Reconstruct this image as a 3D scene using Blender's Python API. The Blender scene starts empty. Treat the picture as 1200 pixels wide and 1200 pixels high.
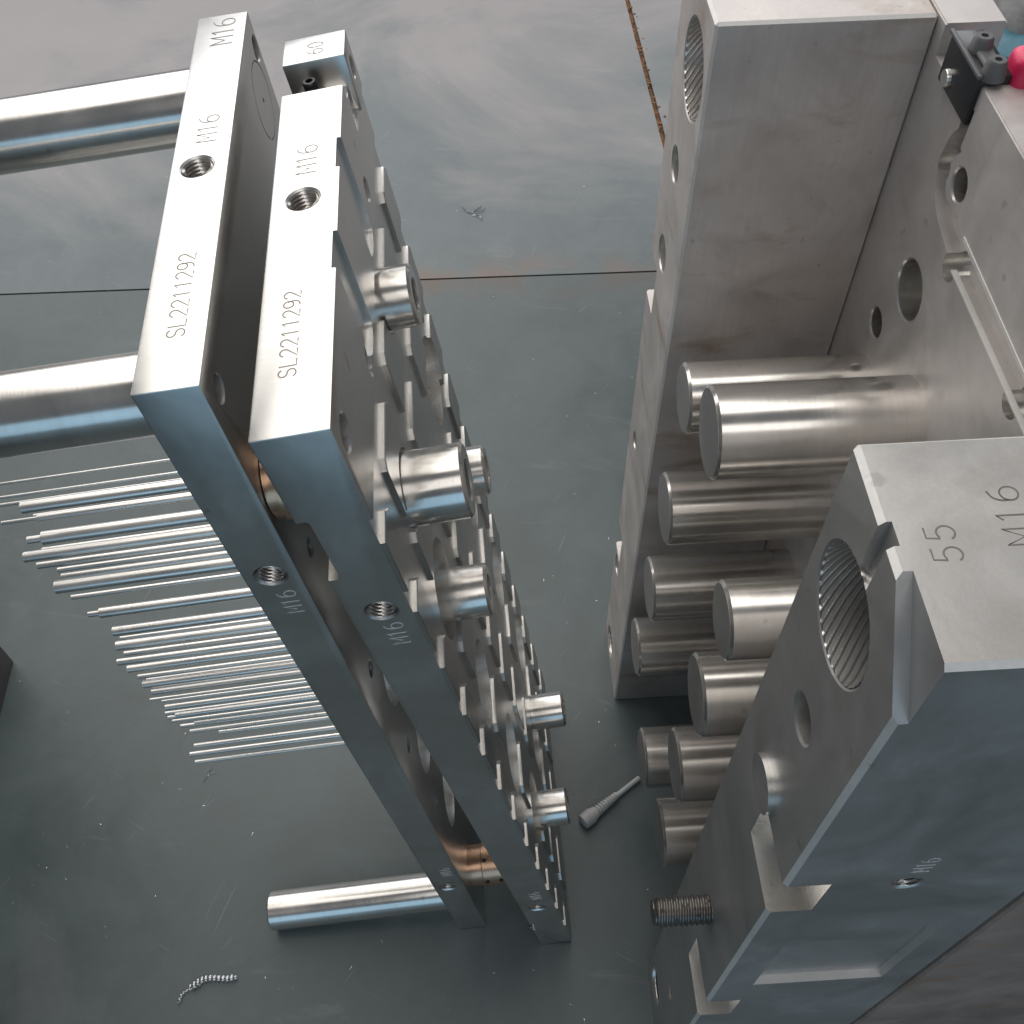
import bpy, bmesh, math, random
import numpy as np
from mathutils import Matrix, Vector
random.seed(7)
S = bpy.context.scene
COL = S.collection
PI = math.pi

# ------------------------------------------------------------------ camera
F_PX, PITCH, ROLL, CAM_H = 1208.27, 0.937886, 0.0221357, 1.18705
cp, sp, cr, sr = math.cos(PITCH), math.sin(PITCH), math.cos(ROLL), math.sin(ROLL)
fwd = Vector((0, cp, -sp)); up0 = Vector((0, sp, cp)); rt0 = Vector((1, 0, 0))
rt = cr*rt0 - sr*up0; up = sr*rt0 + cr*up0
cd = bpy.data.cameras.new('camera'); cam = bpy.data.objects.new('camera', cd); COL.objects.link(cam)
cam.matrix_world = Matrix(((rt.x, up.x, -fwd.x, 0), (rt.y, up.y, -fwd.y, 0), (rt.z, up.z, -fwd.z, CAM_H), (0, 0, 0, 1)))
cd.sensor_width = 36; cd.lens = F_PX/1200*36; cd.clip_start = .02; cd.clip_end = 100
S.camera = cam
S.render.resolution_x = S.render.resolution_y = 1024

# ------------------------------------------------------------------ light
W = bpy.data.worlds.new('World'); S.world = W; W.use_nodes = True
bg = W.node_tree.nodes['Background']
bg.inputs[0].default_value = (.60, .68, .78, 1); bg.inputs[1].default_value = .10

def area(name, loc, target, sx, sy, power, color):
    l = bpy.data.lights.new(name, 'AREA'); l.shape = 'RECTANGLE'; l.size = sx; l.size_y = sy
    l.energy = power; l.color = color
    o = bpy.data.objects.new(name, l); COL.objects.link(o); o.location = loc
    d = Vector(target) - Vector(loc); o.rotation_euler = d.to_track_quat('-Z', 'Y').to_euler()
    return o
# big roof window ahead of the viewer, up and to the left; a row of cooler windows low in the
# far wall; a blue fill lamp added low behind the viewer
area('roof_window_light', (-.75, 2.15, 2.9), (-.6, 1.7, 0), 2.8, 3.9, 58, (1, .97, .92))
area('rear_roof_window_light', (.3, -1.4, 3.0), (.2, .6, .2), 2.2, 1.4, 13, (1, .97, .94))
area('far_window_light', (-.4, 5.6, 2.6), (0, 1.2, 0), 7.0, 2.2, 75, (.96, .97, 1))
area('left_window_light', (-5.0, 3.6, 1.7), (0, .5, .5), 4.0, 2.0, 38, (1, .98, .96))
area('blue_fill_light', (.1, -1.9, .70), (0, .5, .40), 3.6, 1.3, 8.6, (.42, .73, 1))
S.view_settings.view_transform = 'Standard'; S.view_settings.look = 'None'
S.view_settings.gamma = 1; S.view_settings.exposure = .62; S.view_settings.use_curve_mapping = False

# ------------------------------------------------------------------ frames of the leaning plates and of the mold half
FR = {'A': (-.06829, .30243, .0671686, -.103376), 'B': (.021478, .284467, .0589717, -.150148), 'D': (.138911, .159788, .0377, 0.)}
def fmat(n):
    x, y, yaw, lean = FR[n]
    ca, sa, cl, sl = math.cos(yaw), math.sin(yaw), math.cos(lean), math.sin(lean)
    return np.array([x, y, 0.]), np.array([[ca*cl, sa*cl, -sl], [-sa, ca, 0], [ca*sl, sa*sl, cl]])
def ray(u, v):
    a = (u-600)/F_PX; b = -(v-600)/F_PX
    x = cr*a + sr*b; y = -sr*a + cr*b
    return np.array([x, cp + y*sp, -sp + y*cp])
def loc(n, px, axis, val):                  # photo pixel -> point on a plane of a thing's own frame
    o, M = fmat(n); d = M@ray(*px); c = M@(np.array([0, 0, CAM_H])-o)
    return c + (val-c[axis])/d[axis]*d
def ground(px, z=0):
    d = ray(*px); t = (z-CAM_H)/d[2]; return Vector((d[0]*t, d[1]*t, z))

# ------------------------------------------------------------------ materials
def nodes(name):
    m = bpy.data.materials.new(name); m.use_nodes = True
    nt = m.node_tree; b = nt.nodes['Principled BSDF']
    return m, nt, b
def N(nt, t, **kw):
    n = nt.nodes.new(t)
    for k, v in kw.items(): setattr(n, k, v)
    return n
def noise(nt, scale, detail=4, vec=None, rough=.6, dist=0):
    n = N(nt, 'ShaderNodeTexNoise'); n.inputs['Scale'].default_value = scale
    n.inputs['Detail'].default_value = detail; n.inputs['Roughness'].default_value = rough; n.inputs['Distortion'].default_value = dist
    if vec is not None: nt.links.new(vec, n.inputs['Vector'])
    return n.outputs['Fac']
def ramp(nt, fac, stops):
    r = N(nt, 'ShaderNodeValToRGB'); e = r.color_ramp.elements
    while len(e) < len(stops): e.new(.5)
    for el, (p, c) in zip(e, stops):
        el.position = p; el.color = c if len(c) == 4 else (*c, 1)
    nt.links.new(fac, r.inputs[0]); return r.outputs[0]
def mixc(nt, fac, a, b, mode='MIX'):
    m = N(nt, 'ShaderNodeMix', data_type='RGBA', blend_type=mode)
    for s, v in ((m.inputs[0], fac), (m.inputs[6], a), (m.inputs[7], b)):
        if hasattr(v, 'is_output'): nt.links.new(v, s)
        else: s.default_value = v if not isinstance(v, tuple) or len(v) == 4 else (*v, 1)
    return m.outputs[2]
def mapping(nt, scale, coord='Object', rot=(0, 0, 0)):
    t = N(nt, 'ShaderNodeTexCoord'); m = N(nt, 'ShaderNodeMapping'); m.inputs['Scale'].default_value = scale
    src = t.outputs[coord]
    if rot != (0, 0, 0):
        m0 = N(nt, 'ShaderNodeMapping'); m0.inputs['Rotation'].default_value = rot
        nt.links.new(src, m0.inputs[0]); src = m0.outputs[0]
    nt.links.new(src, m.inputs[0]); return m.outputs[0]
def G(v): return (v, v, v)

def steel(name, base=(.62, .61, .59), rough=.32, grain=(40, 40, 600), metal=.92, stain=0, var=.10, bump=.15, aniso=0, rust=0, grime=.25):
    m, nt, b = nodes(name)
    g = noise(nt, 1, 3, mapping(nt, grain), .7)
    sm = noise(nt, 9, 5, mapping(nt, (1, 1, 1)), .6, 1.2)
    fine = noise(nt, 160, 2, mapping(nt, (1, 1, 1)))
    lo = tuple(c*(1-2.2*var) for c in base); hi = tuple(min(1, c*(1+var)) for c in base)
    col = ramp(nt, sm, [(.3, lo), (.7, hi)])
    col = mixc(nt, ramp(nt, g, [(.3, G(.0)), (.75, G(.35))]), col, tuple(c*.72 for c in base))
    # small pits and dirt specks
    spk = ramp(nt, noise(nt, 75, 2, mapping(nt, (1, 1, 1)), .5), [(.70, G(0)), (.76, G(grime))])
    col = mixc(nt, spk, col, (.10, .085, .07))
    if stain:
        st = ramp(nt, noise(nt, 14, 6, mapping(nt, (1, 1, 1)), .65, .8), [(.52, G(0)), (.72, G(stain))])
        col = mixc(nt, st, col, (.30, .245, .215))
    if rust:
        rs = ramp(nt, noise(nt, 1, 5, mapping(nt, (10, 10, 34)), .6, .4), [(.56, G(0)), (.72, G(rust))])
        col = mixc(nt, rs, col, (.27, .15, .06))
    nt.links.new(col, b.inputs['Base Color'])
    b.inputs['Metallic'].default_value = metal
    r = N(nt, 'ShaderNodeMapRange'); nt.links.new(sm, r.inputs[0])
    r.inputs[1].default_value = .25; r.inputs[2].default_value = .75
    r.inputs[3].default_value = rough*.78; r.inputs[4].default_value = rough*1.3
    nt.links.new(r.outputs[0], b.inputs['Roughness'])
    bp = N(nt, 'ShaderNodeBump'); bp.inputs['Strength'].default_value = bump; bp.inputs['Distance'].default_value = .0004
    mx = mixc(nt, .35, g, fine); nt.links.new(mx, bp.inputs['Height']); nt.links.new(bp.outputs[0], b.inputs['Normal'])
    if aniso: b.inputs['Anisotropic'].default_value = aniso
    return m
def plain(name, col, rough=.5, metal=0, spec=.5):
    m, nt, b = nodes(name)
    c = ramp(nt, noise(nt, 40, 4, mapping(nt, (1, 1, 1))), [(.3, tuple(x*.8 for x in col)), (.7, tuple(min(1, x*1.15) for x in col))])
    nt.links.new(c, b.inputs['Base Color']); b.inputs['Roughness'].default_value = rough; b.inputs['Metallic'].default_value = metal
    b.inputs['Specular IOR Level'].default_value = spec
    return m

M_plate = steel('ground_steel_plate', (.66, .645, .62), .34, (60, 500, 60), var=.07, metal=.97)
M_plate2 = steel('ground_steel_pads', (.60, .59, .57), .32, (60, 500, 60), var=.08, metal=.97)
M_block = steel('milled_block_steel', (.52, .505, .49), .40, (500, 500, 25), var=.10, stain=.25, metal=.72, rust=.15)
M_front = steel('stained_block_steel', (.62, .575, .55), .46, (300, 300, 30), var=.10, stain=.40, rust=.5, metal=.6)
M_cav = steel('cavity_plate_steel', (.63, .595, .575), .46, metal=.6, grain=(60, 60, 60), var=.08, stain=.35)
M_rough = steel('rough_saw_steel', (.27, .215, .185), .85, (60, 60, 60), var=.16, stain=.8, rust=.4, metal=.0)
M_pillar = steel('turned_pillar_steel', (.73, .70, .66), .20, (500, 18, 18), var=.10, stain=.2, bump=.08, metal=.90)
M_end = steel('pillar_face_steel', (.40, .39, .38), .5, (90, 90, 90), var=.05, bump=.1)
M_pin = steel('polished_pin_steel', (.80, .77, .73), .28, (18, 300, 300), var=.06, bump=.0, metal=.92)
M_bright = steel('bright_machined_steel', (.74, .72, .69), .28, (300, 300, 300), var=.05, bump=.08)
M_edge = steel('ground_chamfer', (.72, .70, .67), .5, (300, 300, 300), var=.06, metal=.35, bump=.1)
M_thread = steel('thread_steel', (.66, .63, .60), .3, (90, 90, 90), var=.1)
M_bronze = steel('bronze_bushing', (.62, .40, .27), .26, (400, 30, 30), var=.10, bump=.06)
M_black = plain('black_oxide', (.018, .018, .02), .38, .3)
M_blackplastic = plain('black_plastic', (.014, .015, .017), .30)
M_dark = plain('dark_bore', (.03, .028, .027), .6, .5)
M_greybox = plain('grey_rubber', (.10, .10, .105), .5)
M_red = plain('red_plastic', (.62, .02, .09), .35)
M_cloth = plain('grey_cloth', (.20, .20, .20), .9)
M_teal = plain('teal_plastic', (.05, .17, .22), .45)
M_wire = plain('grey_cable_sheath', (.40, .40, .40), .5)
M_brass = plain('brass', (.72, .55, .25), .3, 1)
M_grave = plain('engraved_line', (.20, .18, .16), .5, .6)
M_grave_light = plain('pale_stamped_line', (.72, .74, .75), .45, .4)  # paler line colour for lettering on the near faces
M_chip = steel('shaving_steel', (.72, .72, .74), .2, (90, 90, 90), var=.05)
M_debris = plain('rusty_debris', (.27, .135, .065), .9)

# floor: grey-green painted steel sheet with worn brown patches, scuffs and rust along its seam
m, nt, b = nodes('painted_floor_sheet'); M_floor = m
P1 = mapping(nt, (1, 1, 1))
big = noise(nt, 1.6, 6, P1, .62, .6); mid = noise(nt, 7, 6, P1, .65, .5); fin = noise(nt, 60, 5, P1, .7)
col = ramp(nt, mid, [(.28, (.082, .102, .106)), (.72, (.140, .166, .170))])
tcb = N(nt, 'ShaderNodeTexCoord'); sxb = N(nt, 'ShaderNodeSeparateXYZ'); nt.links.new(tcb.outputs['Object'], sxb.inputs[0])
farm = N(nt, 'ShaderNodeMapRange'); nt.links.new(sxb.outputs[1], farm.inputs[0]); farm.inputs[1].default_value = 1.3; farm.inputs[2].default_value = 2.3; farm.inputs[3].default_value = -.12; farm.inputs[4].default_value = .16
badd = N(nt, 'ShaderNodeMath', operation='ADD'); nt.links.new(big, badd.inputs[0]); nt.links.new(farm.outputs[0], badd.inputs[1])
brown = ramp(nt, badd.outputs[0], [(.46, G(0)), (.66, G(.8))])
col = mixc(nt, brown, col, (.29, .26, .26))
scuff = ramp(nt, noise(nt, 1, 6, mapping(nt, (3.0, 16, 1), rot=(0, 0, .1)), .72, 1.4), [(.60, G(0)), (.78, G(.42))])
col = mixc(nt, scuff, col, (.27, .28, .28))
scr = None
for i, (rot, sc) in enumerate(((.5, (14, 260, 1)), (-.9, (18, 300, 1)), (1.9, (12, 240, 1)))):
    s1 = ramp(nt, noise(nt, 1, 1, mapping(nt, sc, rot=(0, 0, rot)), .3, .25), [(.775, G(0)), (.80, G(.26))])
    col = mixc(nt, s1, col, (.33, .34, .34))
speck = ramp(nt, noise(nt, 95, 1, P1, .4), [(.80, G(0)), (.83, G(.4))])
col = mixc(nt, speck, col, (.45, .45, .45))
tc = N(nt, 'ShaderNodeTexCoord'); sx = N(nt, 'ShaderNodeSeparateXYZ'); nt.links.new(tc.outputs['Object'], sx.inputs[0])
def mth(op, a, b_=None, c=None):
    n = N(nt, 'ShaderNodeMath', operation=op)
    for i, v in enumerate((a, b_, c)):
        if v is None: continue
        if hasattr(v, 'is_output'): nt.links.new(v, n.inputs[i])
        else: n.inputs[i].default_value = v
    return n.outputs[0]
dy = mth('ABSOLUTE', mth('SUBTRACT', sx.outputs[1], mth('MULTIPLY_ADD', sx.outputs[0], .0199, 1.372)))
near = mth('MULTIPLY', mth('SUBTRACT', 1., mth('MINIMUM', mth('DIVIDE', dy, .075), 1.)), 1.)
xr = mth('MULTIPLY', mth('GREATER_THAN', sx.outputs[0], -.2), 1.)
rf = mth('MULTIPLY', mth('MULTIPLY', near, xr), ramp(nt, noise(nt, 9, 5, P1, .6), [(.40, G(0)), (.62, G(.65))]))
col = mixc(nt, rf, col, (.19, .115, .08))
nt.links.new(col, b.inputs['Base Color'])
rr = ramp(nt, mid, [(.25, G(.28)), (.75, G(.46))]); nt.links.new(rr, b.inputs['Roughness'])
b.inputs['Specular IOR Level'].default_value = .38
bp = N(nt, 'ShaderNodeBump'); bp.inputs['Strength'].default_value = .25; bp.inputs['Distance'].default_value = .002
nt.links.new(mixc(nt, .4, mid, fin), bp.inputs['Height']); nt.links.new(bp.outputs[0], b.inputs['Normal'])

# dimmer light on the sheet under the mold parts, multiplied into its colour
M_floor_near = M_floor.copy(); M_floor_near.name = 'shade_tinted_floor_sheet'
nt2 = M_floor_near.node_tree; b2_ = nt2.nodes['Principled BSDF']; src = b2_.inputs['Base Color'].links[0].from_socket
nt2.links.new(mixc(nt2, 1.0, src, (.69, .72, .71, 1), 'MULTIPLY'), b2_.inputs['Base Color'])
# ------------------------------------------------------------------ object helpers
def link(name, me, mats, parent=None, smooth=True, ang=35):
    o = bpy.data.objects.new(name, me); COL.objects.link(o)
    if not isinstance(mats, (list, tuple)): mats = [mats]
    if not me.materials:
        for mm in mats: me.materials.append(mm)
    if parent is not None: o.parent = parent
    if smooth and not me.get('sm'):
        me.shade_smooth(); me.set_sharp_from_angle(angle=math.radians(ang)); me['sm'] = 1
    return o
def mesh_of(bm, name='m'):
    bmesh.ops.recalc_face_normals(bm, faces=bm.faces)
    me = bpy.data.meshes.new(name); bm.to_mesh(me); bm.free(); return me
def thing(name, label, cat, frame=None, loc_=(0, 0, 0), rz=0, group=None):
    o = bpy.data.objects.new(name, None); COL.objects.link(o); o.empty_display_size = .02
    if frame:
        x, y, yaw, lean = FR[frame]; o.location = (x, y, 0); o.rotation_euler = (0, lean, yaw)
    else:
        o.location = loc_; o.rotation_euler = (0, 0, rz)
    o['label'] = label; o['category'] = cat
    if group: o['group'] = group
    return o
def tag(o, label, cat, group=None):
    o['label'] = label; o['category'] = cat
    if group: o['group'] = group
    return o
def box_bm(lo, hi, bev=.0006, seg=2, edge=False):
    bm = bmesh.new(); bmesh.ops.create_cube(bm, size=1)
    for v in bm.verts:
        v.co = Vector([lo[i] if v.co[i] < 0 else hi[i] for i in range(3)])
    if bev:
        rb = bmesh.ops.bevel(bm, geom=bm.edges[:], offset=bev, segments=seg, affect='EDGES', profile=.5)
        if edge:
            for f_ in rb['faces']: f_.material_index = 1
    return bm
def box(name, lo, hi, mat, parent, bev=.0006):
    return link(name, mesh_of(box_bm(lo, hi, bev)), mat, parent, ang=60)
def axis_mat(axis):
    return {'+x': Matrix(((0, 0, 1), (0, 1, 0), (-1, 0, 0))), '-x': Matrix(((0, 0, -1), (0, 1, 0), (1, 0, 0))),
            '-y': Matrix(((1, 0, 0), (0, 0, -1), (0, 1, 0))), '+y': Matrix(((1, 0, 0), (0, 0, 1), (0, -1, 0))), '+z': Matrix.Identity(3)}[axis]
def lathe(prof, n=48, cap0=True, cap1=True, bm=None, M=None, c=(0, 0, 0)):
    """prof: [(r, h)...] turned about z, then M, then moved to c"""
    if bm is None: bm = bmesh.new()
    M = M or Matrix.Identity(3); c = Vector(c); rings = []
    for r, h in prof:
        rings.append([bm.verts.new(M@Vector((r*math.cos(2*PI*k/n), r*math.sin(2*PI*k/n), h))+c) for k in range(n)])
    for a, b2 in zip(rings, rings[1:]):
        for k in range(n): bm.faces.new((a[k], a[(k+1) % n], b2[(k+1) % n], b2[k]))
    if cap0: bm.faces.new(rings[0][::-1])
    if cap1: bm.faces.new(rings[-1])
    return bm
def tube_ring(prof, n=48, M=None, c=(0, 0, 0), bm=None):
    """closed profile turned about z (hollow part)"""
    if bm is None: bm = bmesh.new()
    M = M or Matrix.Identity(3); c = Vector(c); rings = []
    for r, h in prof:
        rings.append([bm.verts.new(M@Vector((r*math.cos(2*PI*k/n), r*math.sin(2*PI*k/n), h))+c) for k in range(n)])
    for i in range(len(rings)):
        a, b2 = rings[i], rings[(i+1) % len(rings)]
        for k in range(n): bm.faces.new((a[k], a[(k+1) % n], b2[(k+1) % n], b2[k]))
    return bm
def prism(pts, lo, hi, plane, bm=None):
    """pts polygon in the plane ('yz','xz','xy') pulled from lo to hi along the third axis"""
    if bm is None: bm = bmesh.new()
    def P(p, h):
        return {'yz': (h, p[0], p[1]), 'xz': (p[0], h, p[1]), 'xy': (p[0], p[1], h)}[plane]
    a = [bm.verts.new(P(p, lo)) for p in pts]; b2 = [bm.verts.new(P(p, hi)) for p in pts]
    bm.faces.new(a[::-1]); bm.faces.new(b2); n = len(pts)
    for k in range(n): bm.faces.new((a[k], a[(k+1) % n], b2[(k+1) % n], b2[k]))
    bmesh.ops.recalc_face_normals(bm, faces=bm.faces); return bm
def cut(body_bm, cutters, mats=None):
    """boolean difference, result as a mesh; each cutter is a bmesh"""
    me = mesh_of(body_bm, 'body')
    for mm in mats or []: me.materials.append(mm)
    o = bpy.data.objects.new('tmp', me); COL.objects.link(o); tmp = [o]
    for c in cutters:
        mi = 0
        if isinstance(c, tuple): c, mi = c
        cm = mesh_of(c, 'cut')
        for pf in cm.polygons: pf.material_index = mi if mi >= 0 else (-mi if abs(pf.normal.y) < .5 else 0)
        for mm in mats or []: cm.materials.append(mm)
        co = bpy.data.objects.new('tmpc', cm); COL.objects.link(co); tmp.append(co)
        md = o.modifiers.new('b', 'BOOLEAN'); md.operation = 'DIFFERENCE'; md.object = co; md.solver = 'EXACT'
    dg = bpy.context.evaluated_depsgraph_get()
    r = bpy.data.meshes.new_from_object(o.evaluated_get(dg))
    for t in tmp: bpy.data.objects.remove(t)
    return r
def biggest(me):
    bm = bmesh.new(); bm.from_mesh(me); left = set(bm.verts); isl = []
    while left:
        st_ = [left.pop()]; cur = set(st_)
        while st_:
            for e in st_.pop().link_edges:
                for v in e.verts:
                    if v in left: left.remove(v); cur.add(v); st_.append(v)
        isl.append(cur)
    isl.sort(key=lambda c: -(max(v.co.y for v in c)-min(v.co.y for v in c))*(max(v.co.z for v in c)-min(v.co.z for v in c)))
    for c in isl[1:]: bmesh.ops.delete(bm, geom=list(c), context='VERTS')
    bm.to_mesh(me); bm.free(); return me
def hole(r, depth, axis, c, cham=.0012, n=40, over=.004):
    return lathe([(r, -depth), (r, -cham), (r+cham, 0), (r+cham, over)], n, M=axis_mat(axis), c=c)
def thread_mesh(R, depth, pitch, n=40, h=None, start=-.0006, key='', starts=1):
    h = h or pitch*.55; per = 4; rows = int(depth/pitch*per); bm = bmesh.new(); rings = []
    for i in range(rows+1):
        z = start-i*pitch/per; ring = []
        for k in range(n):
            a = 2*PI*k/n; ph = (i/per+starts*k/n) % 1
            ring.append(bm.verts.new(((R-h*abs(2*ph-1))*math.cos(a), (R-h*abs(2*ph-1))*math.sin(a), z)))
        rings.append(ring)
    for a, b2 in zip(rings, rings[1:]):
        for k in range(n): bm.faces.new((a[k], b2[k], b2[(k+1) % n], a[(k+1) % n]))
    bm.faces.new(rings[-1])
    me = bpy.data.meshes.new('thread'+key); bm.to_mesh(me); bm.free(); return me
TH16 = thread_mesh(.0081, .026, .0022)
def thread(parent, axis, c, me=None, mat=None):
    o = link('screw_thread', me or TH16, mat or M_thread, parent, ang=80); o.matrix_local = Matrix.Translation(c)@axis_mat(axis).to_4x4(); return o

# single-stroke stamped lettering
def arc(cx, cy, rx, ry, a0, a1, n=14):
    return [(cx+rx*math.cos(math.radians(a0+(a1-a0)*i/n)), cy+ry*math.sin(math.radians(a0+(a1-a0)*i/n))) for i in range(n+1)]
GL = {
 'S': [arc(.3, .75, .27, .25, 20, 270)+arc(.3, .25, .29, .25, 90, -160)],
 'L': [[(.05, 1), (.05, 0), (.55, 0)]],
 '2': [arc(.3, .72, .27, .28, 165, -35)+[(.03, 0), (.58, 0)]],
 '1': [[(.12, .8), (.3, 1), (.3, 0)]],
 '9': [arc(.3, .70, .27, .30, 0, 360, 22), arc(.3, .45, .27, .45, 40, -60)+[(.2, 0)]],
 'M': [[(.02, 0), (.02, 1), (.32, .35), (.62, 1), (.62, 0)]],
 '6': [arc(.3, .30, .27, .30, 0, 360, 22), [(.42, 1)]+arc(.33, .5, .3, .45, 110, 195)],
 '5': [[(.52, 1), (.1, 1), (.06, .55)]+arc(.28, .31, .28, .31, 125, -150)],
 '0': [arc(.3, .5, .27, .5, 0, 360, 24)],
}
def stamp(text, parent, org, ex, ey, h, wd=.0009, mat=None, gap=.78):
    """org: lower left corner in the parent's frame, ex writing direction, ey letter-up direction"""
    ex, ey = Vector(ex), Vector(ey); nz = ex.cross(ey); bm = bmesh.new(); org = Vector(org); x = 0
    for ch in text:
        for pl in GL.get(ch, []):
            pts = [org+ex*(x+p[0]*h)+ey*(p[1]*h) for p in pl]
            L = []
            for i, p in enumerate(pts):
                d = (pts[min(i+1, len(pts)-1)]-pts[max(i-1, 0)]); d = d.normalized() if d.length else ex
                s = nz.cross(d)*wd*.5
                L.append((bm.verts.new(p-s-nz*.0003), bm.verts.new(p-s*.7+nz*.00012), bm.verts.new(p+s*.7+nz*.00012), bm.verts.new(p+s-nz*.0003)))
            for a, b2 in zip(L, L[1:]):
                for k in range(3): bm.faces.new((a[k], a[k+1], b2[k+1], b2[k]))
        x += h*gap
    return link('stamped_lettering', mesh_of(bm), mat or M_grave, parent)

# ------------------------------------------------------------------ floor
fl = bpy.data.objects.new('floor', None); COL.objects.link(fl); fl['kind'] = 'structure'
def seam_y(x): return 1.372+.0199*x
def sx2(y): return .2833-.0494*(y-2.2853)
def sheet(pts, mat=None):
    bm = prism(pts, -.012, 0, 'xy'); return link('floor_sheet', mesh_of(bm), mat or M_floor, fl, smooth=False)
g = .0022
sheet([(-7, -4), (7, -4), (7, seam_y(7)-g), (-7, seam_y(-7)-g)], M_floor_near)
sheet([(-7, seam_y(-7)+g), (sx2(1.375)-.005, seam_y(.3)+g), (sx2(9)-.005, 9), (-7, 9)])
sheet([(sx2(1.375)+.005, seam_y(.3)+g), (7, seam_y(7)+g), (7, 9), (sx2(9)+.005, 9)])
link('floor_bed', mesh_of(box_bm((-7, -4, -.05), (7, 9, -.0125), 0)), M_debris, fl)

# ------------------------------------------------------------------ ejector plate with pins and guide pillars
LA, HA, TA = .3022, .8758, .0298
LB, HB, TB = .3022, .8719, .0355
A = thing('ejector_plate', 'leaning steel plate with long ejector pins and guide pillars sticking out of its back', 'mold plate', 'A')
pillar_holes = [(.069, .632), (.069, .495), (.069, .362), (.069, .228), (.243, .64), (.243, .50), (.243, .367), (.243, .23), (.165, .165)]
a_top = loc('A', (231, 195), 2, HA); a_n1 = loc('A', (317, 675), 1, 0); a_n2 = loc('A', (525, 1040), 1, 0)
cuts = [hole(.0082, .028, '+z', (a_top[0], a_top[1], HA)), hole(.0082, .028, '-y', (a_n1[0], 0, a_n1[2])), hole(.0082, .028, '-y', (a_n2[0], 0, a_n2[2]))]
for v, w in pillar_holes:
    cuts.append((lathe([(.033, -.06), (.033, .06)], 56, M=axis_mat('+x'), c=(.015, v, w)), 1))
ring = loc('A', (309, 118), 0, TA)
cuts.append(tube_ring([(.0225, -.001), (.0225, .01), (.0215, .01), (.0215, -.001)], 48, axis_mat('+x'), (TA, ring[1], ring[2])))
cuts.append(hole(.0016, .004, '+x', (TA, ring[1], ring[2]), .0002, 16))
for px, r in (((300, 57), .007), ((257, 455), .0065)):
    q = loc('A', px, 0, TA); cuts.append(hole(r, .01, '+x', (TA, q[1], q[2]), .0008, 28))
for w in (.56, .43, .30, .71): cuts.append(hole(.006, .01, '+x', (TA, .03, w), .0008, 28))
link('plate', cut(box_bm((0, 0, 0), (TA, LA, HA), .0009), cuts, [M_plate, M_bright]), M_plate, A)
thread(A, '+z', (a_top[0], a_top[1], HA)); thread(A, '-y', (a_n1[0], 0, a_n1[2])); thread(A, '-y', (a_n2[0], 0, a_n2[2]))
def top_text(parent, n, H, text, px0, px1, side):
    p0 = loc(n, px0, 2, H); p1 = loc(n, px1, 2, H); L = abs(p1[1]-p0[1]); h = L/(.78*len(text)-.18)
    stamp(text, parent, (p0[0]+h*.5, p0[1], H), (0, 1, 0), (-1, 0, 0), h)
top_text(A, 'A', HA, 'SL2211292', (205, 395), (222, 297), 0)
top_text(A, 'A', HA, 'M16', (241, 166), (252, 134), 0)
top_text(A, 'A', HA, 'M16', (259, 52), (264, 22), 0)
def near_text(parent, n, text, px, h, up_dir=1):
    p = loc(n, px, 1, 0); stamp(text, parent, (p[0]+h*.5, 0, p[2]-h*1.1), (0, 0, 1), (-1, 0, 0), h, .0008, M_grave_light)
near_text(A, 'A', 'M16', (340, 705), .0105); near_text(A, 'A', 'M16', (522, 1022), .0105)
def guide_pillar(v, w, L, r=.0205):
    bm = lathe([(r-.002, L), (r, L-.002), (r, -.01)], 64, M=axis_mat('-x'), c=(0, v, w))
    return link('guide_pillar', mesh_of(bm), M_pillar, A)
q = loc('A', (100, 145), 1, .25); guide_pillar(.25, q[2], .40)
q = loc('A', (80, 475), 1, .045); guide_pillar(.045, q[2], .40)
guide_pillar(.032, .0412, .2)
pins = [((-40, 573), 3, .15), ((-40, 589), 3, .12), ((-34, 597), 3.5, .16), ((26, 595), 13, .10), ((40, 605), 5, .17), ((2, 613), 7, .14), ((33, 633), 14, .10),
        ((29, 653), 11, .12), ((44, 663), 7, .16), ((68, 668), 5, .18), ((73, 676), 8, .15), ((66, 688), 14, .10), ((104, 720), 11, .12), ((133, 740), 10, .13),
        ((137, 757), 10, .15), ((138, 776), 7, .16), ((150, 784), 8, .13), ((162, 793), 5, .17), ((187, 792), 3, .18), ((168, 802), 8, .12), ((178, 811), 6, .14),
        ((176, 820), 3, .17), ((190, 822), 3, .14), ((194, 829), 6, .12), ((194, 836), 4, .15), ((197, 841), 4, .13), ((202, 845), 3, .16), ((228, 847), 3, .12),
        ((223, 857), 4, .14), ((257, 858), 4, .12), ((228, 874), 5, .12), ((223, 884), 5, .14), ((229, 893), 4, .11),
        ((50, 645), 6, .18), ((84, 700), 5, .19), ((146, 766), 5, .19), ((141, 748), 4, .18), ((180, 806), 4, .2), ((172, 797), 4, .15), ((212, 851), 4, .18), ((206, 838), 5, .10)]
tipped = {6: .010, 12: .009, 5: .026}
for i, (px, dpx, v) in enumerate(pins):
    q = loc('A', px, 1, v); o_, M_ = fmat('A'); P = o_+q@M_-np.array([0, 0, CAM_H]); dep = P@np.array(fwd)
    r = dpx*dep/F_PX*.5*1.18; L = -q[0]; n = 24
    if i in tipped: prof = [(r*.55, L), (r*.55, L-tipped[i]), (r*.97, L-tipped[i]-.0001), (r, L-tipped[i]-.0002), (r, -.004)]
    else: prof = [(r*.84, L), (r, L-.0001*r/.002), (r, L-.003), (r, -.004)]
    link('ejector_pin', mesh_of(lathe(prof, n, M=axis_mat('-x'), c=(0, v, q[2]))), M_pin, A)

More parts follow.
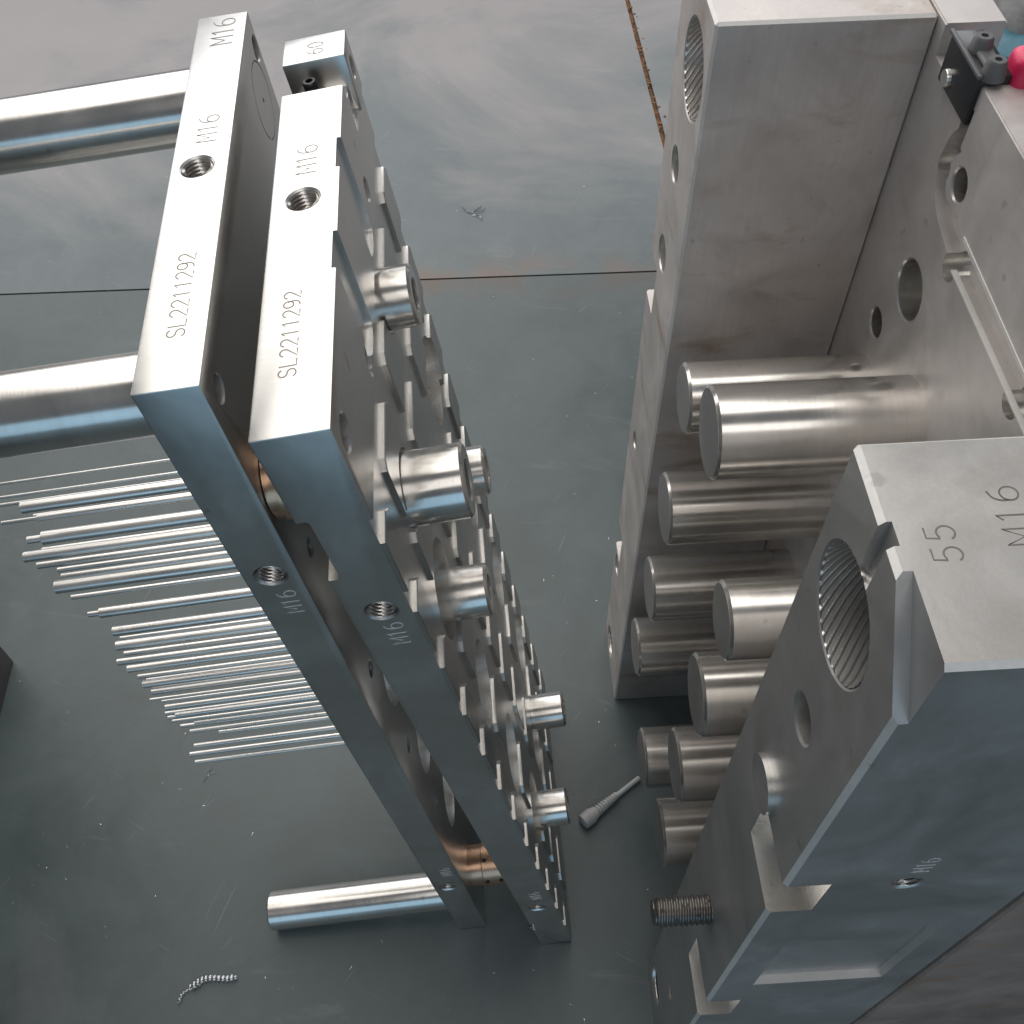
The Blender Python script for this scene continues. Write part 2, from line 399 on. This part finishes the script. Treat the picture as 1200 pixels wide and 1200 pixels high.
# ------------------------------------------------------------------ ejector retainer plate with raised pads and bushings
B = thing('retainer_plate', 'leaning steel plate with a grid of raised pads and protruding bushings on its face', 'mold plate', 'B')
b_top = loc('B', (355, 233), 2, HB); b_n1 = loc('B', (447, 716), 1, 0); b_n2 = loc('B', (630, 1064), 1, 0)
PD = .0022; W0 = .8065; VB = .2526
colsv = [(0, .025), (.048, .0960), (.1235, .1722), (.195, .2402), (.266, LB)]
bush = [((487, 345), .018, .0180), ((549, 562), .034, .0215), ((571, 550), .028, .0180), ((574, 690), .024, .0175), ((661, 830), .034, .0180), ((666, 944), .027, .0175)]
bpos = []
for px, L, r in bush:
    q = loc('B', px, 0, TB+L); bpos.append((q[1], q[2], L, r))
cuts = [hole(.0082, .028, '+z', (b_top[0], b_top[1], HB)), hole(.0082, .028, '-y', (b_n1[0], 0, b_n1[2])), hole(.0082, .028, '-y', (b_n2[0], 0, b_n2[2]))]
cuts.append(box_bm((TB-PD, -.01, -.01), (TB+.01, LB+.01, W0), 0))
for v0, v1 in ((.1000, .1270), (.178, .2035)):
    r = (v1-v0)/2; cv = (v0+v1)/2
    pts = [(v0, HB+.01), (v0, W0+.006)]+[(cv-r*math.cos(a), W0+.006-r*.35*math.sin(a)) for a in np.linspace(.2, PI-.2, 10)]+[(v1, W0+.006), (v1, HB+.01)]
    cuts.append(prism(pts, TB-PD-.0002, TB+.01, 'yz'))
cuts.append(box_bm((-.01, VB, HB-.030), (TB+.01, LB+.01, HB+.01), 0))       # seat of the latch block
cuts.append(box_bm((-.01, -.01, .762), (.0065, .05, .8125), .002))           # break-outs on the back edge
cuts.append(box_bm((-.01, -.01, .062), (.0035, .02, .088), .001))
b_holes = [(v, w) for v, w in pillar_holes]
for v, w in b_holes: cuts.append((lathe([(.033, -.06), (.033, .06)], 56, M=axis_mat('+x'), c=(.015, v, w)), 1))
small = [((405, 507), .0085), ((430, 222), .0065), ((433, 420), .0085), ((462, 415), .0060)]
for px, r in small:
    q = loc('B', px, 0, TB); cuts.append(hole(r, .014, '+x', (TB, q[1], q[2]), .0010, 28))
link('plate', cut(box_bm((0, 0, 0), (TB, LB, HB), .0009), cuts, [M_plate, M_bright]), M_plate, B)
thread(B, '+z', (b_top[0], b_top[1], HB)); thread(B, '-y', (b_n1[0], 0, b_n1[2])); thread(B, '-y', (b_n2[0], 0, b_n2[2]))
top_text(B, 'B', HB, 'SL2211292', (336, 442), (352, 340), 0)
top_text(B, 'B', HB, 'M16', (358, 203), (373, 168), 0)
near_text(B, 'B', 'M16', (465, 742), .0105); near_text(B, 'B', 'M16', (627, 1050), .0105)
for k in range(12):
    w1 = W0-.0205-.0655*k; w0 = max(w1-.045, .0015)
    if w1-w0 < .01: continue
    for v0, v1 in colsv:
        c = .005
        pts = [(v0, w0), (v1, w0), (v1, w1-c), (v1-c, w1), (v0+c, w1), (v0, w1-c)]
        if v0 == 0: pts = [(v0+.0004, w0), (v1, w0), (v1, w1-c), (v1-c, w1), (v0+.0004, w1)]
        bm = prism(pts, TB-PD-.001, TB+.0004, 'yz')
        bmesh.ops.bevel(bm, geom=[e for e in bm.edges if all(v.co.x > TB-.0001 for v in e.verts)], offset=.0005, segments=1, affect='EDGES')
        cs = []
        for hv, hw, hr in [(v, w, .033) for v, w in b_holes]+[(p[0], p[1], p[3]+.0025) for p in bpos]:
            if v0-hr < hv < v1+hr and w0-hr < hw < w1+hr:
                cs.append(lathe([(hr, -.03), (hr, .03)], 48, M=axis_mat('+x'), c=(TB, hv, hw)))
        me = biggest(cut(bm, cs)) if cs else mesh_of(bm)
        if len(me.polygons) < 4: continue
        front = sum(pf.area for pf in me.polygons if pf.normal.x > .9)
        if cs and front < .42*(v1-v0)*(w1-w0): continue
        link('raised_pad', me, M_plate2, B, ang=30)
for v, w, L, r in bpos:
    bm = tube_ring([(r, -.01), (r, L-.0015), (r-.0015, L), (r*.52+.001, L), (r*.52, L-.001), (r*.52, -.01)], 56, axis_mat('+x'), (TB, v, w))
    o = link('bushing', mesh_of(bm), M_pillar, B)
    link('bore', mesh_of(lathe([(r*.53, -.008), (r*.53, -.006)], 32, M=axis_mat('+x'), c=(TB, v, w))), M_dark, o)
# bronze guide bushings between the two plates
for v, w, rr, L in ((.0575, .118, .0225, .062), (.046, .792, .022, .020)):
    o = link('bronze_bushing', mesh_of(lathe([(rr, 0.004), (rr, -.012), (rr-.0012, -.0125), (rr-.0012, -.0135), (rr, -.014), (rr, -L*.6), (rr*.93, -L*.6-.001), (rr*.93, -L)], 56, M=axis_mat('+x'), c=(0, v, w))), M_bronze, B)
    for a in (100, 160, 220, 280):
        for h in (-.020, -.034):
            if -h < L*.6:
                ca = math.radians(a); p = Vector((h, v+rr*math.cos(ca), w+rr*math.sin(ca)))
                s = bmesh.new(); bmesh.ops.create_uvsphere(s, u_segments=10, v_segments=6, radius=.0022)
                for vv in s.verts: vv.co += p
                link('graphite_plug', mesh_of(s), M_black, o)
# latch block bolted in the far top corner
lb = link('latch_block', cut(box_bm((.0005, .2765, HB-.032), (TB+.0015, .3035, HB+.004), .0008), [hole(.006, .02, '+x', (TB+.0015, .290, HB-.012), .0008, 24)]), M_plate, B)
box('seat_tongue', (.003, .2545, HB-.032), (TB-.002, .2775, HB-.0150), M_bright, lb, .0008)
sc = link('socket_screw', mesh_of(tube_ring([(.0042, -.008), (.0042, .0052), (.0036, .006), (.0022, .006), (.0022, .002), (.0008, .002), (.0008, -.008)], 24, axis_mat('+z'), (.0150, .2660, HB-.0075))), M_black, lb)
stamp('60', lb, (.024, .283, HB+.004), (0, 1, 0), (-1, 0, 0), .009)

# ------------------------------------------------------------------ mold half: two spacer blocks, cavity plate, support pillars
D = thing('mold_half', 'large mold base of two thick spacer blocks on a plate with round support pillars', 'mold base', 'D')
HD, LD, VC = .874, .1008, .4146
UD = .1455
cuts = []
bh = loc('D', (986, 720), 0, 0)
BIGR = .0305
def pry_slot(w0, w1, far=False):
    bm = bmesh.new(); u1, v1 = .0258, .046
    pts = [(-.01, -.01), (u1, -.01), (u1, v1*.45)]+[(u1*math.cos(a), v1*.45+(v1*.55)*math.sin(a)) for a in np.linspace(0.1, PI/2, 10)]+[(-.01, v1)]
    return prism(pts, w0, w1, 'xy')
cuts += [(pry_slot(.581, .6286), 2), (pry_slot(.2875, .337), 2)]
cuts.append(lathe([(BIGR, -.075), (BIGR, -.0015), (BIGR+.0015, 0), (BIGR+.0015, .004)], 64, M=axis_mat('-x'), c=(0, bh[1], bh[2])))
dl_holes = [((940, 842), .0125), ((899, 918), .0155), ((784, 1162), .0095), ((774, 1178), .006)]
for px, r in dl_holes:
    q = loc('D', px, 0, 0); cuts.append((hole(r, .045, '-x', (0, q[1], q[2]), .0012, 36), 2))
lowbig = loc('D', (763, 1163), 0, 0); lowbig = (0, .073, .045)
cuts.append(hole(.020, .045, '-x', lowbig, .0012, 40))
# corner relief (triangular), key slot from the top to the big bore, pocket and tapped hole on the front
cuts.append(prism([(-.01, .885), (.0395, .885), (.0395, HD), (-.0006, .830), (-.01, .8197)], -.01, .0062, 'yz'))
cuts.append(prism([(.0505, .89), (.0615, .89), (.0615, .83), (.0505, .83)], -.01, .0045, 'yz'))
cuts.append((box_bm((.0262, -.01, .389), (.119, .006, .530), 0), -1))
n16 = loc('D', (1063, 1035), 1, 0); cuts.append(hole(.0082, .03, '-y', (n16[0], 0, n16[2])))
spn = link('spacer_block', cut(box_bm((0, 0, 0), (UD, LD, HD), .0024, 1, True), cuts, [M_block, M_edge, M_bright]), M_block, D)
TBIG = thread_mesh(BIGR+.0003, .07, .0040, 288, .0006, key='big', starts=34)
thread(D, '-x', (0, bh[1], bh[2]), TBIG, M_bright); thread(D, '-y', (n16[0], 0, n16[2]))
TLOW = thread_mesh(.0203, .04, .005, 56, .002, key='low'); thread(D, '-x', lowbig, TLOW)
stamp('55', D, (.0262, .0425, HD), (0, 1, 0), (-1, 0, 0), .0112, .0010, gap=.85)
stamp('M16', D, (.0555, .0480, HD), (0, 1, 0), (-1, 0, 0), .0118, .0010, gap=.85)
near_text(D, 'D', 'M16', (1085, 1014), .010)
# stud
st = loc('D', (832, 1065), 0, 0)
bm = bmesh.new(); n = 28; rings = []; rows = 96; Ls = .042; pch = .0038
for i in range(rows+1):
    h = -.004+(Ls+.004)*i/rows; ring_ = []
    for k in range(n):
        ph = (h/pch+k/n) % 1; r = .0112-.0020*abs(2*ph-1)
        if h > Ls-.002: r *= .85
        a = 2*PI*k/n; ring_.append(bm.verts.new(axis_mat('-x')@Vector((r*math.cos(a), r*math.sin(a), h))+Vector((0, st[1], st[2]))))
    rings.append(ring_)
for a, b2 in zip(rings, rings[1:]):
    for k in range(n): bm.faces.new((a[k], a[(k+1) % n], b2[(k+1) % n], b2[k]))
bm.faces.new(rings[-1]); link('threaded_stud', mesh_of(bm), steel('stud_steel', (.24, .225, .21), .36, (90, 90, 90)), D, ang=80)

# far spacer block
cuts = []
ch = loc('D', (812, 82), 0, 0)
cuts.append(lathe([(BIGR, -.075), (BIGR, -.0015), (BIGR+.0015, 0), (BIGR+.0015, .004)], 64, M=axis_mat('-x'), c=(0, ch[1], ch[2])))
for px, r in (((791, 193), .0125), ((776, 297), .0140), ((744, 516), .0085), ((723, 662), .0125)):
    q = loc('D', px, 0, 0); cuts.append((hole(r, .045, '-x', (0, q[1], q[2]), .0012, 36), 2))
lowc = (0, .4800, .033); cuts.append(hole(.020, .045, '-x', lowc, .0012, 40))
def pry_far(w0, w1):
    u1, d = .0258, .030; e = VC+LD
    return prism([(-.01, e-d), (u1*.5, e-d), (u1, e-d*.5), (u1, e+.01), (-.01, e+.01)], w0, w1, 'xy')
cuts += [pry_far(.585, .632), pry_far(.205, .250)]
link('spacer_block', cut(box_bm((0, VC, 0), (.13, VC+LD, HD), .0018, 1, True), cuts, [M_front, M_edge, M_bright]), M_front, D)
thread(D, '-x', (0, ch[1], ch[2]), TBIG); thread(D, '-x', lowc, TLOW)

# cavity plate with wire channel, connector seat and holes
UE, UT = .1306, .0357
E_END = .5154
cuts = []
for px, r in (((1065, 340), .0195), ((1026, 378), .0105)):
    q = loc('D', px, 0, UE); cuts.append((hole(r, .03, '-x', (UE, q[1], q[2]), .0012, 40), 1))
hq = loc('D', (1124, 217), 0, UE); HQ = (hq[1], hq[2])
cuts.append((hole(.0095, .03, '-x', (UE, HQ[0], HQ[1]), .0010, 32), 1))
cuts.append(box_bm((UE-.01, .350, .8545), (UE+.1, .4046, HD+.02), 0))          # connector seat
# channel running down from the seat, round the hole and along the plate
path_in = [(.339, .86), (.339, .838)]+[(HQ[0]+.0175*math.cos(a), HQ[1]+.0175*math.sin(a)) for a in np.radians(np.linspace(50, -55, 9))]+[(.300, .806), (.100, .798)]
path_out = [(.100, .781), (.296, .784)]+[(HQ[0]+.0315*math.cos(a), HQ[1]+.0315*math.sin(a)) for a in np.radians(np.linspace(-75, 42, 10))]+[(.351, .86)]
cuts.append(prism(path_in+path_out, UE-.01, UE+.009, 'yz'))
for v, w in ((.349, .818), (.302, .783), (.196, .782)):
    cuts.append((lathe([(.0088, -.0125), (.0088, .01)], 32, M=axis_mat('-x'), c=(UE, v, w)), 1))
plan = [(UE, LD+.0012), (UE, E_END), (UE+UT, E_END), (UE+UT, LD+.0012)]
bm = prism(plan, 0, HD, 'xy')
bmesh.ops.bevel(bm, geom=bm.edges[:], offset=.0009, segments=2, affect='EDGES')
link('cavity_plate', cut(bm, cuts, [M_cav, M_bright]), M_cav, D)
for pa, pb, hh in (((.298, .7838), (.1015, .7808), .0011), ((.2995, .8062), (.1015, .7982), .0024)):
    bm = prism([(pa[0], pa[1]-hh*.5), (pb[0], pb[1]-hh*.5), (pb[0], pb[1]+hh*.5), (pa[0], pa[1]+hh*.5)], UE-.0005, UE+.003, 'yz')
    link('channel_lip', mesh_of(bm), M_edge, D, smooth=False)
# lower clamp plate behind it, rough saw-cut edge
c0, c1 = UE+UT+.0012, UD+.0016
bm = prism([(c1, -.0015), (.38, -.0015), (.38, E_END), (c0, E_END), (c0, LD+.001), (c1, LD+.001)], 0, .64, 'xy')
bmesh.ops.bevel(bm, geom=bm.edges[:], offset=.0016, segments=1, affect='EDGES')
link('clamp_plate', mesh_of(bm), M_rough, D)
# support pillars
pil = [((830, 507), .0310), ((800, 467), .0262), ((778, 596), .0305), ((760, 690), .0305), ((845, 727), .0262), ((744, 758), .0305), ((815, 814), .0310), ((752, 888), .0310), ((790, 896), .0310), ((772, 975), .0312)]
for px, r in pil:
    q = loc('D', px, 0, 0)
    bm = lathe([(r-.0020, -.0002), (r, -.0020), (r, -UE-.004)], 72, cap0=False, M=axis_mat('-x'), c=(0, q[1], q[2]))
    o = link('support_pillar', mesh_of(bm), M_pillar, D)
    link('pillar_face', mesh_of(lathe([(r-.0020, -.004), (r-.0020, 0)], 72, M=axis_mat('-x'), c=(0, q[1], q[2]))), M_end, o)
# connector box in the seat
CT = .8790
k0 = loc('D', (1116, 35), 2, CT); k1 = loc('D', (1146, 92), 2, CT); k2 = loc('D', (1189, 89), 2, CT)
cu0, cu1, cv0, cv1 = k1[0], k2[0], k1[1], min(k0[1], .4035)
cb = link('connector_box', mesh_of(box_bm((cu0+.002, cv0+.001, .8500), (cu1, cv1, CT), .0012)), M_blackplastic, D)
link('connector_foot', mesh_of(box_bm((UE+.0125, .3515, .8546), (cu1-.004, cv1-.004, .8565), .0006)), M_blackplastic, cb)
bumps = [loc('D', (1155, 40), 2, CT+.009), loc('D', (1171, 68), 2, CT+.009)]
for q in bumps:
    link('cable_boss', mesh_of(tube_ring([(.0068, -.002), (.0054, .007), (.0044, .0085), (.0020, .0085), (.0018, .004), (.0004, .004), (.0004, -.002)], 28, axis_mat('+z'), (q[0], q[1], CT))), M_greybox, cb)
link('boss_saddle', mesh_of(box_bm((bumps[0][0]-.004, bumps[1][1], CT-.001), (bumps[0][0]+.006, bumps[0][1], CT+.003), .002, 3)), M_greybox, cb)
link('rim', mesh_of(box_bm((cu0, cv0, CT-.001), (cu0+.0025, cv1, CT+.0012), .0005)), M_greybox, cb)
q = loc('D', (1116, 91), 0, UE); link('clip', mesh_of(lathe([(.0046, .006), (.005, .005), (.005, -.006)], 24, M=axis_mat('-x'), c=(UE+.001, q[1], q[2]))), M_bright, cb)
rp = link('red_plug', mesh_of(box_bm((cu1-.001, cv0-.004, .860), (cu1+.020, cv0+.016, .890), .006, 4)), M_red, D)
rp['label'] = 'small red plastic plug beside the black connector box'

# ------------------------------------------------------------------ dark block standing at the left
Lb = thing('dark_steel_block', 'dark steel block standing on the floor, only one holed corner showing', 'steel block', None, (-.652, .648, 0), .05)
hq2 = (0, -.040, .045)
link('block_body', cut(box_bm((-.25, -1.0, 0), (0, 0, .85), .0015), [hole(.0085, .03, '+x', hq2, .001, 28)]), steel('dark_block_steel', (.22, .20, .19), .42, (80, 80, 80), stain=.3), Lb)

# ------------------------------------------------------------------ cable plug on the floor
p0 = ground((690, 958), .009); p1 = ground((746, 914), .004); d = (p1-p0); L = d.length; yaw = math.atan2(d.y, d.x)
pl = thing('cable_plug', 'grey ribbed cable plug with a short stub of cable lying on the dark floor', 'cable plug', None, (p0.x, p0.y, 0), yaw)
MX = axis_mat('+x')
bm = lathe([(.006, -.010), (.0088, -.0085), (.0090, .004), (.0072, .009), (.0066, .012)], 28, M=MX, c=(0, 0, .009)); link('plug_head', mesh_of(bm), M_wire, pl)
prof = []
for i in range(9):
    x = .010+i*.0038; r0 = .0068-.0003*i; prof += [(r0, x), (r0, x+.0020), (r0*.78, x+.0022), (r0*.78, x+.0036)]
link('strain_relief', mesh_of(lathe(prof, 24, M=MX, c=(0, 0, .0088))), M_wire, pl)
link('cable', mesh_of(lathe([(.0032, .040), (.0030, L+.004)], 16, M=Matrix.Rotation(.06, 3, 'Y')@MX, c=(0, 0, .0086))), M_wire, pl)

# ------------------------------------------------------------------ metal shavings
def curl(name, px, length, rad, turns, wid, yaw, label, jitter=0):
    c = ground(px); bm = bmesh.new(); n = int(turns*16); prev = None; rnd = random.Random(px[0])
    ex = Vector((math.cos(yaw), math.sin(yaw), 0)); ey = Vector((-ex.y, ex.x, 0)); ez = Vector((0, 0, 1))
    for i in range(n+1):
        t = i/n; a = 2*PI*turns*t; bend = ey*(jitter*math.sin(t*5))
        p = c+ez*(rad+.0004)+ex*(length*(t-.5))+bend+rad*(math.cos(a)*ez*.92+math.sin(a)*ey)
        q2 = p+ex*wid
        v = (bm.verts.new(p), bm.verts.new(q2))
        if prev: bm.faces.new((prev[0], prev[1], v[1], v[0]))
        prev = v
    bmesh.ops.solidify(bm, geom=bm.faces[:], thickness=.0003)
    return tag(link(name, mesh_of(bm), M_chip), label, 'metal shaving')
curl('metal_shaving', (250, 1150), .048, .0035, 11, .0018, .30, 'long coiled spring-like metal shaving lying on the dark floor', .004)
curl('metal_shaving', (222, 1163), .030, .0022, 8, .0012, .9, 'thin short coiled shaving beside the long coiled one', .004)
def splinter(px, arms, size, label):
    c = ground(px); t = thing('metal_shaving', label, 'metal shaving', None, c); rnd = random.Random(px[0]*3+1)
    bm = bmesh.new()
    for a in arms:
        pts = []; x = Vector((0, 0, .0015))
        for i in range(8):
            pts.append(x.copy()); a2 = a+rnd.uniform(-.4, .4); x = x+Vector((math.cos(a2), math.sin(a2), rnd.uniform(-.15, .25)))*size/8
            x.z = max(x.z, .0015)
        prev = None
        for i, p in enumerate(pts):
            s = Vector((-math.sin(a), math.cos(a), 0))*(size*.035*(1-.5*i/8)); k = Vector((0, 0, size*.03))
            v = [bm.verts.new(p-s), bm.verts.new(p+k), bm.verts.new(p+s)]
            if prev:
                for j in range(2): bm.faces.new((prev[j], prev[j+1], v[j+1], v[j]))
            prev = v
    bmesh.ops.solidify(bm, geom=bm.faces[:], thickness=.0006)
    link('strand', mesh_of(bm), M_chip, t)
    for _ in range(5):
        s = bmesh.new(); bmesh.ops.create_icosphere(s, subdivisions=1, radius=size*.06)
        off = Vector((rnd.uniform(-1, 1), rnd.uniform(-1, 1), 0))*size*.14
        for v in s.verts: v.co = Vector((v.co.x*rnd.uniform(.6, 1.6), v.co.y*rnd.uniform(.6, 1.5), abs(v.co.z)+.0003))+off
        link('crumb', mesh_of(s), M_chip, t, smooth=False)
    return t
splinter((554, 251), [2.5, .6, -.9, .9], .030, 'star-shaped tangle of bright metal shavings on the grey floor sheet')
splinter((577, 349), [.3, 1.8], .010, 'tiny bright metal crumb just in front of the rusty floor seam')
splinter((243, 909), [1.1, -1.9, .4], .012, 'small clump of metal crumbs in front of the lowest ejector pins')
# countless filings
bm = bmesh.new(); rnd = random.Random(3)
for _ in range(170):
    px = (rnd.uniform(-20, 780), rnd.uniform(0, 1220)); c = ground(px); a = rnd.uniform(0, PI); l = rnd.uniform(.0004, .0020); w_ = .00035
    e = Vector((math.cos(a), math.sin(a), 0)); s = Vector((-e.y, e.x, 0))
    vs = [bm.verts.new(c+e*l*i+s*w_*j+Vector((0, 0, .0003))) for i, j in ((-1, -1), (1, -1), (1, 1), (-1, 1))]
    t_ = bm.verts.new(c+Vector((0, 0, .0003+w_)))
    for i in range(4): bm.faces.new((vs[i], vs[(i+1) % 4], t_))
o = link('metal_filings', mesh_of(bm), M_chip, smooth=False); o['kind'] = 'stuff'; o['label'] = 'fine metal filings scattered over the floor sheets'; o['category'] = 'filings'
# debris in the open joint
bm = bmesh.new()
for _ in range(420):
    y = rnd.uniform(1.40, 3.0); x = sx2(y)+abs(rnd.gauss(0, .009))-.005; s = rnd.uniform(.0009, .0036)
    r_ = bmesh.ops.create_icosphere(bm, subdivisions=1, radius=s, matrix=Matrix.Translation((x, y, rnd.uniform(-.008, .001)))@Matrix.Diagonal((rnd.uniform(.6, 1.4), rnd.uniform(.6, 1.6), .7, 1)))
o = link('joint_debris', mesh_of(bm), M_debris, smooth=False); o['kind'] = 'stuff'; o['label'] = 'rusty crumbs filling the open joint between floor sheets'; o['category'] = 'debris'

# ------------------------------------------------------------------ things on the floor beyond the mold half
c = ground((1186, 12)); bm = bmesh.new(); bmesh.ops.create_icosphere(bm, subdivisions=4, radius=1)
for v in bm.verts:
    n_ = math.sin(v.co.x*7+v.co.y*3)*.10+math.sin(v.co.y*11-v.co.z*5)*.07
    v.co = Vector((v.co.x*.085, v.co.y*.11, max(v.co.z*.05, -.001)))*(1+n_)
o = link('rag', mesh_of(bm), M_cloth); o.location = c; tag(o, 'crumpled grey rag lying on the floor behind the mold half', 'rag')
c = ground((1188, 48)); bm = box_bm((-.06, -.09, 0), (.10, .09, .012), .004, 2)
o = link('teal_tray', mesh_of(bm), M_teal); o.location = c; o.rotation_euler.z = -.4; tag(o, 'flat teal plastic tray on the floor behind the connector box', 'tray')
